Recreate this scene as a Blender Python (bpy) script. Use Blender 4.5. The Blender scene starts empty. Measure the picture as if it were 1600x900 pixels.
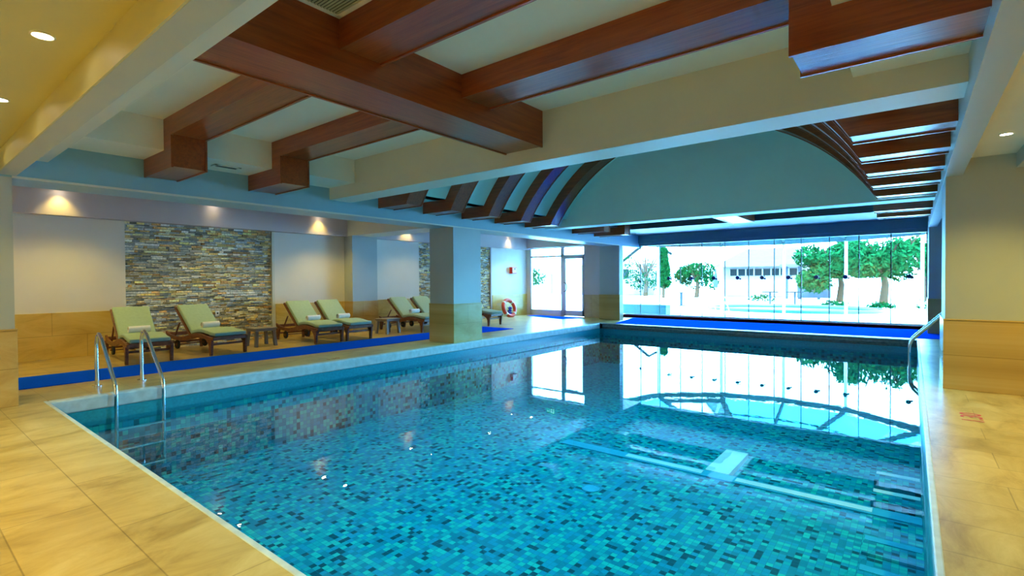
import bpy, bmesh, math, random
from mathutils import Vector, Matrix
random.seed(7)
S = bpy.context.scene
COL = S.collection

# ------------------------------------------------------------------ camera
FPX, YAW, PITCH, ROLL, CAMH = 789.4, math.radians(38.373), math.radians(-0.833), math.radians(-0.356), 1.45
cy, sy, cp, sp = math.cos(YAW), math.sin(YAW), math.cos(PITCH), math.sin(PITCH)
F = Vector((-sy*cp, cy*cp, sp)); R = Vector((cy, sy, 0)); U = R.cross(F)
R2 = R*math.cos(ROLL) + U*math.sin(ROLL); U2 = -R*math.sin(ROLL) + U*math.cos(ROLL)
cam_d = bpy.data.cameras.new('camera'); cam = bpy.data.objects.new('camera', cam_d); COL.objects.link(cam)
cam_d.sensor_width = 36.0; cam_d.lens = FPX/1600*36; cam_d.clip_start = 0.05; cam_d.clip_end = 400
M = Matrix((R2, U2, -F)).transposed().to_4x4(); M.translation = (0, 0, CAMH); cam.matrix_world = M
S.camera = cam

# ------------------------------------------------------------------ sky, light, exposure
SKY = (0.19, 0.56, 1.0); SKY_STRENGTH = 46.0
WARM = (1.0, 0.76, 0.17)
w = bpy.data.worlds.new('sky'); S.world = w; w.use_nodes = True
w.node_tree.nodes['Background'].inputs[0].default_value = (*SKY, 1)
w.node_tree.nodes['Background'].inputs[1].default_value = SKY_STRENGTH
def light(name, typ, loc, energy, color, size=None, rot=None, **k):
    l = bpy.data.lights.new(name, typ); l.energy = energy; l.color = color
    o = bpy.data.objects.new(name, l); COL.objects.link(o); o.location = loc
    if rot: o.rotation_euler = rot
    if typ == 'AREA':
        l.shape = 'RECTANGLE'; l.size, l.size_y = size
    elif typ == 'SPOT':
        l.spot_size = math.radians(k.get('angle', 120)); l.spot_blend = k.get('blend', 0.6); l.shadow_soft_size = size or .05
    return o
def portal(name, loc, size, rot):
    o = light(name, 'AREA', loc, 1, (1, 1, 1), size, rot); o.data.cycles.is_portal = True
portal('daylight_portal_glass_wall', (-4.4, 18.68, 1.38), (9.5, 2.8), (math.radians(-90), 0, 0))
portal('daylight_portal_door', (-11.45, 17.42, 1.4), (2.7, 2.85), (math.radians(-90), 0, 0))
sun = light('sun', 'SUN', (0, 0, 20), 12.0, (0.8, 0.95, 1.0), rot=(math.radians(38), 0, math.radians(25)))
sun.data.angle = math.radians(1)
# added fill spots without fixtures, aimed straight down to brighten the pool
for x, y, z, e_ in ((-6.1, 3.2, 3.5, 540), (-2.1, 3.2, 3.5, 540), (-6.0, 6.9, 3.9, 540), (-2.0, 6.9, 3.9, 540), (-6.0, 9.2, 3.9, 540), (-2.0, 9.2, 3.9, 540), (-6, 14.5, 3.5, 350), (-2, 14.5, 3.5, 350)):
    light('pool_fill_spot', 'SPOT', (x, y, z), e_, (.18, .76, 1.0), 0, (0, 0, 0), angle=105, blend=1.0).data.shadow_soft_size = 0
S.view_settings.view_transform = 'Standard'; S.view_settings.look = 'None'
S.view_settings.exposure = 0.18; S.view_settings.gamma = 1.0; S.view_settings.use_curve_mapping = False
c = S.cycles
c.use_denoising = True
try: c.denoiser = 'OPENIMAGEDENOISE'
except Exception: pass
c.max_bounces = 10; c.diffuse_bounces = 6; c.glossy_bounces = 5; c.transparent_max_bounces = 12; c.transmission_bounces = 6
c.sample_clamp_indirect = 20.0; c.caustics_reflective = True; c.caustics_refractive = False

# ------------------------------------------------------------------ materials
def newmat(name):
    m = bpy.data.materials.new(name); m.use_nodes = True
    return m, m.node_tree, m.node_tree.nodes, m.node_tree.links, m.node_tree.nodes['Principled BSDF']
def ramp(n, stops):
    r = n.new('ShaderNodeValToRGB'); e = r.color_ramp.elements
    while len(e) < len(stops): e.new(0.5)
    for k, (p, col) in enumerate(stops):
        e[k].position = p; e[k].color = (*col, 1)
    return r
def coords(n, l, scale=(1, 1, 1), kind='Object', rot=(0, 0, 0)):
    t = n.new('ShaderNodeTexCoord'); m = n.new('ShaderNodeMapping'); m.inputs['Scale'].default_value = scale
    m.inputs['Rotation'].default_value = rot
    if kind == 'World':
        g = n.new('ShaderNodeNewGeometry'); l.new(g.outputs['Position'], m.inputs[0])
    else: l.new(t.outputs[kind], m.inputs[0])
    return m
def plain(name, col, rough=0.5, metal=0.0, var=0.06, scale=6.0, spec=0.5, bump=0.0):
    m, nt, n, l, b = newmat(name)
    c0 = tuple(max(0, x*(1-var)) for x in col); c1 = tuple(min(1, x*(1+var)) for x in col)
    mp = coords(n, l); nz = n.new('ShaderNodeTexNoise'); nz.inputs['Scale'].default_value = scale; nz.inputs['Detail'].default_value = 4
    l.new(mp.outputs[0], nz.inputs[0]); r = ramp(n, [(0.3, c0), (0.7, c1)]); l.new(nz.outputs[0], r.inputs[0])
    l.new(r.outputs[0], b.inputs['Base Color']); b.inputs['Roughness'].default_value = rough; b.inputs['Metallic'].default_value = metal
    b.inputs['Specular IOR Level'].default_value = spec
    if bump:
        bp = n.new('ShaderNodeBump'); bp.inputs['Strength'].default_value = bump; bp.inputs['Distance'].default_value = .01
        n2 = n.new('ShaderNodeTexNoise'); n2.inputs['Scale'].default_value = scale*12; l.new(mp.outputs[0], n2.inputs[0])
        l.new(n2.outputs[0], bp.inputs['Height']); l.new(bp.outputs[0], b.inputs['Normal'])
    return m
def wood(name, scale, c0=(0.17, 0.030, 0.006), c1=(0.36, 0.082, 0.014), rough=0.28, coat=0.3):
    m, nt, n, l, b = newmat(name)
    mp = coords(n, l, scale, 'World')
    nz = n.new('ShaderNodeTexNoise'); nz.inputs['Scale'].default_value = 1; nz.inputs['Detail'].default_value = 8; nz.inputs['Roughness'].default_value = .62
    nz.inputs['Distortion'].default_value = .6
    l.new(mp.outputs[0], nz.inputs[0]); r = ramp(n, [(0.30, c0), (0.52, tuple((a+b_)/2 for a, b_ in zip(c0, c1))), (0.72, c1)]); l.new(nz.outputs[0], r.inputs[0])
    l.new(r.outputs[0], b.inputs['Base Color']); b.inputs['Roughness'].default_value = rough
    b.inputs['Coat Weight'].default_value = coat; b.inputs['Coat Roughness'].default_value = .22
    n2 = n.new('ShaderNodeTexNoise'); n2.inputs['Scale'].default_value = 3; n2.inputs['Detail'].default_value = 6; l.new(mp.outputs[0], n2.inputs[0])
    bp = n.new('ShaderNodeBump'); bp.inputs['Strength'].default_value = .25; bp.inputs['Distance'].default_value = .006
    l.new(n2.outputs[0], bp.inputs['Height']); l.new(bp.outputs[0], b.inputs['Normal'])
    return m
def travertine(name, ca, cb, cc, plane='xy', brick=(1.05, 0.44), rough=0.3, offset=(0, 0), joint=0.55, bands=1.0):
    """Stone slabs: long veins running across, soft mottling, thin joints."""
    m, nt, n, l, b = newmat(name)
    g = n.new('ShaderNodeNewGeometry'); sp_ = n.new('ShaderNodeSeparateXYZ'); l.new(g.outputs['Position'], sp_.inputs[0])
    cx = n.new('ShaderNodeCombineXYZ'); ax = {'xy': (0, 1), 'yz': (1, 2), 'xz': (0, 2)}[plane]
    l.new(sp_.outputs[ax[0]], cx.inputs[0]); l.new(sp_.outputs[ax[1]], cx.inputs[1])
    mp = n.new('ShaderNodeMapping'); mp.inputs['Location'].default_value = (offset[0], offset[1], 0); l.new(cx.outputs[0], mp.inputs[0])
    m2 = n.new('ShaderNodeMapping'); m2.inputs['Scale'].default_value = (3.4*bands, 1.5, 1) if plane == 'xy' else (1.3, 2.6, 1)
    m2.inputs['Rotation'].default_value = (0, 0, .12); l.new(cx.outputs[0], m2.inputs[0])
    nz = n.new('ShaderNodeTexNoise'); nz.inputs['Scale'].default_value = 1.0; nz.inputs['Detail'].default_value = 9; nz.inputs['Roughness'].default_value = .66; nz.inputs['Distortion'].default_value = .9
    l.new(m2.outputs[0], nz.inputs[0]); r = ramp(n, [(0.28, ca), (0.5, cb), (0.74, cc)]); l.new(nz.outputs[0], r.inputs[0])
    br = n.new('ShaderNodeTexBrick'); br.inputs['Scale'].default_value = 1; br.inputs['Brick Width'].default_value = brick[0]; br.inputs['Row Height'].default_value = brick[1]
    br.inputs['Mortar Size'].default_value = .004; br.inputs['Mortar Smooth'].default_value = .2; br.inputs['Bias'].default_value = 0
    br.inputs['Color1'].default_value = (1, 1, 1, 1); br.inputs['Color2'].default_value = (.84, .84, .82, 1); br.inputs['Mortar'].default_value = (joint, joint*.95, joint*.88, 1)
    l.new(mp.outputs[0], br.inputs[0])
    mx = n.new('ShaderNodeMixRGB'); mx.blend_type = 'MULTIPLY'; mx.inputs[0].default_value = 1; l.new(r.outputs[0], mx.inputs[1]); l.new(br.outputs[0], mx.inputs[2])
    l.new(mx.outputs[0], b.inputs['Base Color']); b.inputs['Roughness'].default_value = rough
    bp = n.new('ShaderNodeBump'); bp.inputs['Strength'].default_value = .12; bp.inputs['Distance'].default_value = .01
    l.new(nz.outputs[0], bp.inputs['Height']); l.new(bp.outputs[0], b.inputs['Normal'])
    return m
def mosaic(name, size=0.062):
    m, nt, n, l, b = newmat(name)
    g = n.new('ShaderNodeNewGeometry'); sc_ = n.new('ShaderNodeVectorMath'); sc_.operation = 'SCALE'; sc_.inputs['Scale'].default_value = 1/size
    ad = n.new('ShaderNodeVectorMath'); ad.operation = 'ADD'; ad.inputs[1].default_value = (.37, .41, .37)
    l.new(g.outputs['Position'], sc_.inputs[0]); l.new(sc_.outputs[0], ad.inputs[0])
    fl = n.new('ShaderNodeVectorMath'); fl.operation = 'FLOOR'; l.new(ad.outputs[0], fl.inputs[0])
    wn = n.new('ShaderNodeTexWhiteNoise'); wn.noise_dimensions = '3D'; l.new(fl.outputs[0], wn.inputs[0])
    r = ramp(n, [(0.0, (.002, .07, .10)), (0.12, (.0, .25, .34)), (0.36, (.0, .33, .48)), (0.60, (.0, .42, .44)), (0.82, (.01, .58, .48))])
    r.color_ramp.interpolation = 'CONSTANT'; l.new(wn.outputs[0], r.inputs[0])
    fr = n.new('ShaderNodeVectorMath'); fr.operation = 'FRACTION'; l.new(ad.outputs[0], fr.inputs[0])
    sx = n.new('ShaderNodeSeparateXYZ'); l.new(fr.outputs[0], sx.inputs[0])
    nx = n.new('ShaderNodeSeparateXYZ'); l.new(g.outputs['Normal'], nx.inputs[0])
    prev = None
    for k in range(3):                                    # grout lines on the two axes that lie in the face
        a = n.new('ShaderNodeMath'); a.operation = 'LESS_THAN'; a.inputs[1].default_value = .06; l.new(sx.outputs[k], a.inputs[0])
        ab = n.new('ShaderNodeMath'); ab.operation = 'ABSOLUTE'; l.new(nx.outputs[k], ab.inputs[0])
        lt = n.new('ShaderNodeMath'); lt.operation = 'LESS_THAN'; lt.inputs[1].default_value = .5; l.new(ab.outputs[0], lt.inputs[0])
        mu = n.new('ShaderNodeMath'); mu.operation = 'MULTIPLY'; l.new(a.outputs[0], mu.inputs[0]); l.new(lt.outputs[0], mu.inputs[1])
        if prev is None: prev = mu
        else:
            q = n.new('ShaderNodeMath'); q.operation = 'MAXIMUM'; l.new(prev.outputs[0], q.inputs[0]); l.new(mu.outputs[0], q.inputs[1]); prev = q
    mx = n.new('ShaderNodeMixRGB'); mx.inputs[2].default_value = (.0, .20, .27, 1); l.new(prev.outputs[0], mx.inputs[0]); l.new(r.outputs[0], mx.inputs[1])
    l.new(mx.outputs[0], b.inputs['Base Color']); b.inputs['Roughness'].default_value = .35
    return m
def glass(name, tint=(.93, .98, .97), refl=1.0, rough=0.0):
    m, nt, n, l, b = newmat(name); n.remove(b); out = n['Material Output']
    t = n.new('ShaderNodeBsdfTransparent'); t.inputs[0].default_value = (*tint, 1)
    gl = n.new('ShaderNodeBsdfGlossy'); gl.inputs['Roughness'].default_value = rough; gl.inputs[0].default_value = (refl, refl, refl, 1)
    fr = n.new('ShaderNodeFresnel'); fr.inputs[0].default_value = 1.5
    mx = n.new('ShaderNodeMixShader'); l.new(fr.outputs[0], mx.inputs[0]); l.new(t.outputs[0], mx.inputs[1]); l.new(gl.outputs[0], mx.inputs[2]); l.new(mx.outputs[0], out.inputs[0])
    return m
def water_mat():
    m, nt, n, l, b = newmat('pool_water'); n.remove(b); out = n['Material Output']
    t = n.new('ShaderNodeBsdfTransparent'); t.inputs[0].default_value = (.74, .97, 1.0, 1)
    gl = n.new('ShaderNodeBsdfGlossy'); gl.inputs['Roughness'].default_value = .0
    fr = n.new('ShaderNodeFresnel'); fr.inputs[0].default_value = 1.45
    g = n.new('ShaderNodeNewGeometry')
    mp = n.new('ShaderNodeMapping'); l.new(g.outputs['Position'], mp.inputs[0])
    nz = n.new('ShaderNodeTexNoise'); nz.inputs['Scale'].default_value = 5.0; nz.inputs['Detail'].default_value = 3; l.new(mp.outputs[0], nz.inputs[0])
    bp = n.new('ShaderNodeBump'); bp.inputs['Strength'].default_value = .018; bp.inputs['Distance'].default_value = .02; l.new(nz.outputs[0], bp.inputs['Height'])
    l.new(bp.outputs[0], gl.inputs['Normal'])
    mx = n.new('ShaderNodeMixShader'); l.new(fr.outputs[0], mx.inputs[0]); l.new(t.outputs[0], mx.inputs[1]); l.new(gl.outputs[0], mx.inputs[2]); l.new(mx.outputs[0], out.inputs[0])
    return m
def emis(name, col, s):
    m, nt, n, l, b = newmat(name); b.inputs['Base Color'].default_value = (*col, 1)
    b.inputs['Emission Color'].default_value = (*col, 1); b.inputs['Emission Strength'].default_value = s
    return m
def fabric(name, col, rough=.8):
    return plain(name, col, rough, var=.04, scale=22, spec=.2, bump=.1)

M_ = dict(
    floor=travertine('travertine_floor', (.29, .18, .045), (.50, .355, .12), (.64, .50, .22)),
    marble=travertine('marble_cladding_along', (.42, .26, .07), (.56, .38, .12), (.64, .47, .20), 'yz', (1.1, .445), rough=.25),
    marble_x=travertine('marble_cladding_across', (.36, .25, .12), (.50, .37, .19), (.58, .46, .28), 'xz', (1.3, .9), rough=.25),
    wain=travertine('wainscot_marble', (.50, .32, .06), (.66, .45, .10), (.74, .55, .17), 'yz', (1.05, .445), rough=.28),
    coping=plain('pale_coping_stone', (.46, .54, .58), .35, var=.15, scale=9),
    paint=plain('grey_green_paint', (.40, .44, .42), .45, var=.02, scale=2),
    beam=plain('pale_beam_paint', (.60, .60, .50), .5, var=.02, scale=2),
    ceil=plain('cream_ceiling_paint', (.74, .72, .60), .55, var=.02, scale=2),
    front=plain('front_ceiling_paint', (.52, .50, .26), .5, var=.02, scale=2),
    panel=plain('cream_wall_panel', (.72, .68, .60), .6, var=.02, scale=2),
    bulk=plain('mauve_bulkhead_paint', (.52, .46, .47), .55, var=.02, scale=2),
    vault=plain('vault_paint', (.56, .84, .80), .5, var=.02, scale=2),
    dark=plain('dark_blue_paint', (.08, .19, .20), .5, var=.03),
    woodx=wood('mahogany_across', (1.6, 26, 26)), woody=wood('mahogany_along', (26, 1.6, 26)),
    teak=wood('lounger_hardwood', (12, 12, 30), (.09, .026, .010), (.26, .09, .035), .4, .15),
    cushion=fabric('green_cushion_fabric', (.33, .45, .32)),
    towel=fabric('white_towel', (.80, .78, .74)),
    stool=plain('taupe_plastic', (.24, .21, .19), .45),
    steel=plain('polished_steel', (.78, .80, .80), .12, 1.0, var=.02),
    alu=plain('grey_aluminium', (.62, .62, .74), .4, .1, var=.02),
    white=plain('white_paint', (.8, .8, .8), .5, var=.01),
    mat=plain('blue_carpet', (.004, .085, .80), .9, var=.12, scale=60, spec=.0, bump=.4),
    maroon=plain('maroon_threshold', (.06, .004, .014), .8, spec=.05),
    black=plain('black_rubber', (.012, .012, .014), .5),
    knob=plain('navy_knob', (.01, .015, .10), .4),
    seal=plain('panel_edge_seal', (.004, .010, .016), .4),
    mosaic=mosaic('glass_mosaic'), sill=plain('pale_blue_underwater_edge', (.04, .48, .68), .4),
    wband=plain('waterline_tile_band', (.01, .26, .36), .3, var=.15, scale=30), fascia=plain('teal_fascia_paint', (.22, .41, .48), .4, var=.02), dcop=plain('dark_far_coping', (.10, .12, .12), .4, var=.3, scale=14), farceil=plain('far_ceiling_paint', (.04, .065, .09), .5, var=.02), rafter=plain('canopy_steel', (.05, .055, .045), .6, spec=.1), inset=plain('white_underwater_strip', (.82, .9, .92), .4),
    water=water_mat(), glass=glass('clear_glass'), tglass=glass('teal_canopy_glass', (.08, .45, .8)),
    red=plain('red_casing', (.62, .02, .015), .4), orange=plain('orange_ring', (.70, .07, .03), .5), rope=plain('blue_rope', (.01, .04, .45), .8),
    redink=plain('red_stencil_paint', (.50, .03, .05), .6), grille=plain('vent_metal', (.42, .42, .26), .5), vdark=plain('vent_dark', (.03, .03, .03), .6),
    lamp=emis('downlight_glow', (1.0, .86, .6), 30.0), exitg=emis('exit_sign_green', (.0, .55, .12), 1.2), exitw=emis('exit_sign_white', (.8, 1, .85), 2.0),
    pave=plain('outdoor_paving', (.70, .72, .70), .8, var=.08, scale=1.5),
    ofwhite=plain('white_steelwork', (.8, .82, .82), .5), leaf=plain('leaves', (.004, .038, .010), .9, spec=0, var=.5, scale=4),
    leaf2=plain('dark_leaves', (.002, .026, .006), .9, spec=0, var=.5, scale=4), bark=plain('bark', (.05, .025, .014), .9, spec=0, var=.3, scale=8),
    house=plain('house_wall', (.16, .12, .11), .8), housed=plain('house_dark_glass', (.010, .012, .012), .9, spec=0), roof=plain('roof_tiles', (.055, .035, .03), .8, var=.2, scale=20),
    aqua=plain('aqua_tile', (.008, .06, .05), .4, var=.2, scale=30), parasol=plain('grey_blue_fabric', (.010, .016, .025), .8),
)

# ------------------------------------------------------------------ helpers
def link(name, me, mat, parent=None):
    o = bpy.data.objects.new(name, me); COL.objects.link(o)
    if mat is not None: me.materials.append(M_[mat] if isinstance(mat, str) else mat)
    if parent: o.parent = parent
    return o
def tag(o, label=None, cat=None, group=None, kind=None):
    if label: o['label'] = label
    if cat: o['category'] = cat
    if group: o['group'] = group
    if kind: o['kind'] = kind
    return o
def empty(name, loc=(0, 0, 0), rz=0, label=None, cat=None, group=None, kind=None):
    o = bpy.data.objects.new(name, None); COL.objects.link(o); o.location = loc; o.rotation_euler = (0, 0, rz); o.empty_display_size = .1
    return tag(o, label, cat, group, kind)
class MB:
    def __init__(s): s.v = []; s.f = []
    def add(s, v, f):
        k = len(s.v); s.v += [tuple(p) for p in v]; s.f += [tuple(i+k for i in q) for q in f]; return s
    def box(s, a, b):
        x0, x1 = sorted((a[0], b[0])); y0, y1 = sorted((a[1], b[1])); z0, z1 = sorted((a[2], b[2]))
        return s.add([(x0, y0, z0), (x1, y0, z0), (x1, y1, z0), (x0, y1, z0), (x0, y0, z1), (x1, y0, z1), (x1, y1, z1), (x0, y1, z1)],
                     [(3, 2, 1, 0), (4, 5, 6, 7), (0, 1, 5, 4), (1, 2, 6, 5), (2, 3, 7, 6), (3, 0, 4, 7)])
    def bar(s, p, q, w_, h_=None, up=(0, 0, 1)):
        h_ = h_ or w_; p, q = Vector(p), Vector(q); d = (q-p).normalized(); u_ = Vector(up)
        if abs(d.dot(u_)) > .99: u_ = Vector((1, 0, 0))
        a = d.cross(u_).normalized()*w_/2; b_ = a.cross(d).normalized()*h_/2
        v = [p-a-b_, p+a-b_, p+a+b_, p-a+b_, q-a-b_, q+a-b_, q+a+b_, q-a+b_]
        return s.add(v, [(3, 2, 1, 0), (4, 5, 6, 7), (0, 1, 5, 4), (1, 2, 6, 5), (2, 3, 7, 6), (3, 0, 4, 7)])
    def tube(s, pts, r, seg=12, closed=False):
        P = [Vector(p) for p in pts]; n_ = len(P); rr = r if isinstance(r, (list, tuple)) else [r]*n_
        rings = []; prev = None
        for k in range(n_):
            d = ((P[(k+1) % n_]-P[k-1]) if (closed or 0 < k < n_-1) else (P[1]-P[0] if k == 0 else P[-1]-P[-2])).normalized()
            if prev is None:
                a = d.orthogonal().normalized()
            else:
                a = (prev - d*prev.dot(d)).normalized()
            prev = a; b_ = d.cross(a)
            rings.append([P[k]+(a*math.cos(t)+b_*math.sin(t))*rr[k] for t in [2*math.pi*j/seg for j in range(seg)]])
        v = [p for g in rings for p in g]; f = []
        for k in range(n_ if closed else n_-1):
            k2 = (k+1) % n_
            for j in range(seg): f.append((k*seg+j, k*seg+(j+1) % seg, k2*seg+(j+1) % seg, k2*seg+j))
        if not closed: f += [tuple(range(seg-1, -1, -1)), tuple((n_-1)*seg+j for j in range(seg))]
        return s.add(v, f)
    def cyl(s, p, q, r, seg=20): return s.tube([p, q], r, seg)
    def band(s, outer, inner, y0, y1):
        """closed strip between two equally long XZ paths, extruded from y0 to y1"""
        n_ = len(outer); v = []
        for y in (y0, y1): v += [(x, y, z) for x, z in outer] + [(x, y, z) for x, z in inner]
        f = []; o0, i0, o1, i1 = 0, n_, 2*n_, 3*n_
        for k in range(n_-1):
            f += [(o0+k, o0+k+1, i0+k+1, i0+k), (o1+k+1, o1+k, i1+k, i1+k+1), (o0+k+1, o0+k, o1+k, o1+k+1), (i0+k, i0+k+1, i1+k+1, i1+k)]
        f += [(o0, i0, i1, o1), (i0+n_-1, o0+n_-1, o1+n_-1, i1+n_-1)]
        return s.add(v, f)
    def prism(s, poly, y0, y1):
        n_ = len(poly); v = [(x, y0, z) for x, z in poly]+[(x, y1, z) for x, z in poly]
        return s.add(v, [tuple(range(n_)), tuple(range(2*n_-1, n_-1, -1))]+[((k+1) % n_, k, k+n_, (k+1) % n_+n_) for k in range(n_)])
    def build(s, name, mat, parent=None, bevel=0, smooth=False, sub=0, seg=2):
        me = bpy.data.meshes.new(name); me.from_pydata(s.v, [], s.f)
        bm = bmesh.new(); bm.from_mesh(me); bmesh.ops.recalc_face_normals(bm, faces=bm.faces); bm.to_mesh(me); bm.free()
        o = link(name, me, mat, parent)
        if smooth:
            for p in me.polygons: p.use_smooth = True
            try: me.set_sharp_from_angle(angle=math.radians(50))
            except Exception: pass
        if bevel:
            b_ = o.modifiers.new('bevel', 'BEVEL'); b_.width = bevel; b_.segments = seg; b_.limit_method = 'ANGLE'
        if sub:
            q = o.modifiers.new('subdivision', 'SUBSURF'); q.levels = sub; q.render_levels = sub
        return o
def B(name, a, b, mat, parent=None, bevel=0): return MB().box(a, b).build(name, mat, parent, bevel)
def ST(o): return tag(o, kind='structure')
def copy_tree(root, loc=None, rz=None):
    def cp(o, par):
        c_ = o.copy(); COL.objects.link(c_)
        if par: c_.parent = par
        for ch in o.children: cp(ch, c_)
        return c_
    r = cp(root, None)
    if loc is not None: r.location = loc
    if rz is not None: r.rotation_euler = (0, 0, rz)
    return r

# ------------------------------------------------------------------ key dimensions (metres)
XL, XR = -8.33, 0.33           # inner faces of the two column lines
PX0, PX1, PY0, PY1 = -8.22, 0.10, 1.30, 15.10   # pool
WX = -12.9                     # panelled left wall
GY = 18.6                      # glass wall
WATER = -0.32; BOT = -1.25

# ------------------------------------------------------------------ floor and pool
fl = MB()
for a, b_ in (((-13.2, -5, -.3), (3.4, PY0, 0)), ((-13.2, PY0, -.3), (-8.36, PY1, 0)), ((PX1+.03, PY0, -.3), (3.4, PY1, 0)), ((-13.2, PY1, -.3), (3.4, GY+.15, 0))):
    fl.box(a, b_)
ST(fl.build('floor', 'floor'))
cpn = MB().box((-8.36, PY0, -.17), (PX0+.02, PY1, .004))
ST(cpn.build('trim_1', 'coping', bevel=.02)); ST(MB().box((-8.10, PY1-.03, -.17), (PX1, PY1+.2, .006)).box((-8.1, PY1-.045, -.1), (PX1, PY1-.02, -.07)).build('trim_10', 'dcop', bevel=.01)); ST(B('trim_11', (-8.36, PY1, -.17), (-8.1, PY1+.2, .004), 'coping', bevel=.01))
ST(B('trim_2', (PX1-.005, PY0, -.10), (PX1+.035, PY1, .004), 'coping', bevel=.008))
ST(B('trim_3', (-8.36, PY0-.035, -.10), (PX1+.03, PY0+.005, .004), 'coping', bevel=.008))
bs = MB()
bs.box((PX0-.2, PY0-.2, BOT-.2), (PX1+.2, 7.18, BOT)); bs.box((PX0-.2, 7.18, BOT-.4), (PX1+.2, PY1+.2, BOT-.05))
bs.box((PX0-.2, PY0-.2, BOT-.4), (PX0, PY1+.2, -.17)); bs.box((PX1, PY0-.2, BOT-.4), (PX1+.2, PY1+.2, -.1))
bs.box((PX0, PY0-.2, BOT-.4), (PX1, PY0, -.1)); bs.box((PX0, PY1, BOT-.4), (PX1, PY1+.2, -.17))
ST(bs.build('pool_basin', 'mosaic'))
ST(MB().box((PX0, PY0, -.37), (PX0+.012, PY1, -.171)).box((PX0, PY1-.012, -.37), (PX1, PY1, -.171)).build('trim_9', 'wband'))
wt = MB().add([(PX0, PY0, WATER), (PX1, PY0, WATER), (PX1, PY1, WATER), (PX0, PY1, WATER)], [(0, 1, 2, 3)]).build('pool_water', 'water')
tag(wt, 'still turquoise water filling the indoor pool', 'water', kind='stuff')
curb = empty('underwater_curb', (0, 0, 0), 0, 'pale blue underwater ledge across the pool floor with white inset strips', 'ledge')
B('ledge', (-4.55, 7.02, BOT-.2), (PX1, 7.24, -1.235), 'sill', curb)
for x0, x1 in ((-3.42, -2.28), (-1.84, -.35)): B('inset_strip', (x0, 7.06, -1.24), (x1, 7.19, -1.228), 'inset', curb)
B('slab', (-2.28, 7.24, BOT-.2), (-1.96, 8.30, -1.228), 'inset', curb)
for k, (y, zt) in enumerate(((8.45, -1.20), (7.72, -1.2), (6.30, -1.22), (5.62, -1.22))):
    st = empty('underwater_step', (0, 0, 0), 0, ('underwater step by the right pool wall, farthest of four', 'underwater step by the right pool wall, second from the window end',
        'underwater step by the right pool wall, third from the window end', 'underwater step by the right pool wall, nearest of four')[k], 'step', 'pool steps')
    B('tread', (-.38, y-.34, BOT-.2), (PX1, y+.08, zt), 'mosaic', st); B('nosing', (-.37, y-.05, zt-.003), (PX1-.01, y+.06, zt+.006), 'inset' if k < 2 else 'sill', st)
dr = empty('pool_drain', (-3.25, 5.72, BOT), 0, 'round drain cover on the pool floor', 'drain')
MB().tube([(.11*math.cos(t*.3927), .11*math.sin(t*.3927), .006) for t in range(16)], .008, 8, True).build('rim', 'sill', dr, smooth=True)
MB().cyl((0, 0, 0), (0, 0, .006), .10, 24).build('cover', 'sill', dr)

# ------------------------------------------------------------------ walls
ST(B('wall_left_panel_a', (WX-.3, -5, 0), (WX, 3.27, 3.2), 'panel'))
ST(B('wall_left_back', (WX-.35, 3.27, 0), (WX-.12, 17.4, 3.2), 'dark'))
ST(B('wall_left_panel_b', (WX-.3, 6.42, 0), (WX, 11.3, 3.2), 'panel'))
ST(B('wall_left_panel_c', (WX-.3, 15.02, 0), (WX, 17.4, 3.2), 'panel'))
ST(B('wall_left_bulkhead', (WX-.1, -5, 2.745), (-12.7, 17.4, 3.26), 'bulk'))
wsn = MB()
for y0, y1 in ((-5, 3.25), (6.44, 11.3), (15.04, 17.3)): wsn.box((WX-.05, y0, 0), (WX+.02, y1, .885))
ST(wsn.build('wall_left_wainscot', 'wain', bevel=.004))
ST(B('trim_4', (WX-.12, 6.36, 0), (WX+.004, 6.42, 2.75), 'beam')); ST(B('trim_5', (WX-.12, 14.96, 0), (WX+.004, 15.02, 2.75), 'bulk'))
ST(B('wall_behind', (-13.2, -5.2, 0), (3.4, -5, 3.2), 'panel'))
ST(B('wall_right', (3.2, -5, 0), (3.4, 18.8, 3.2), 'panel'))
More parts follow.
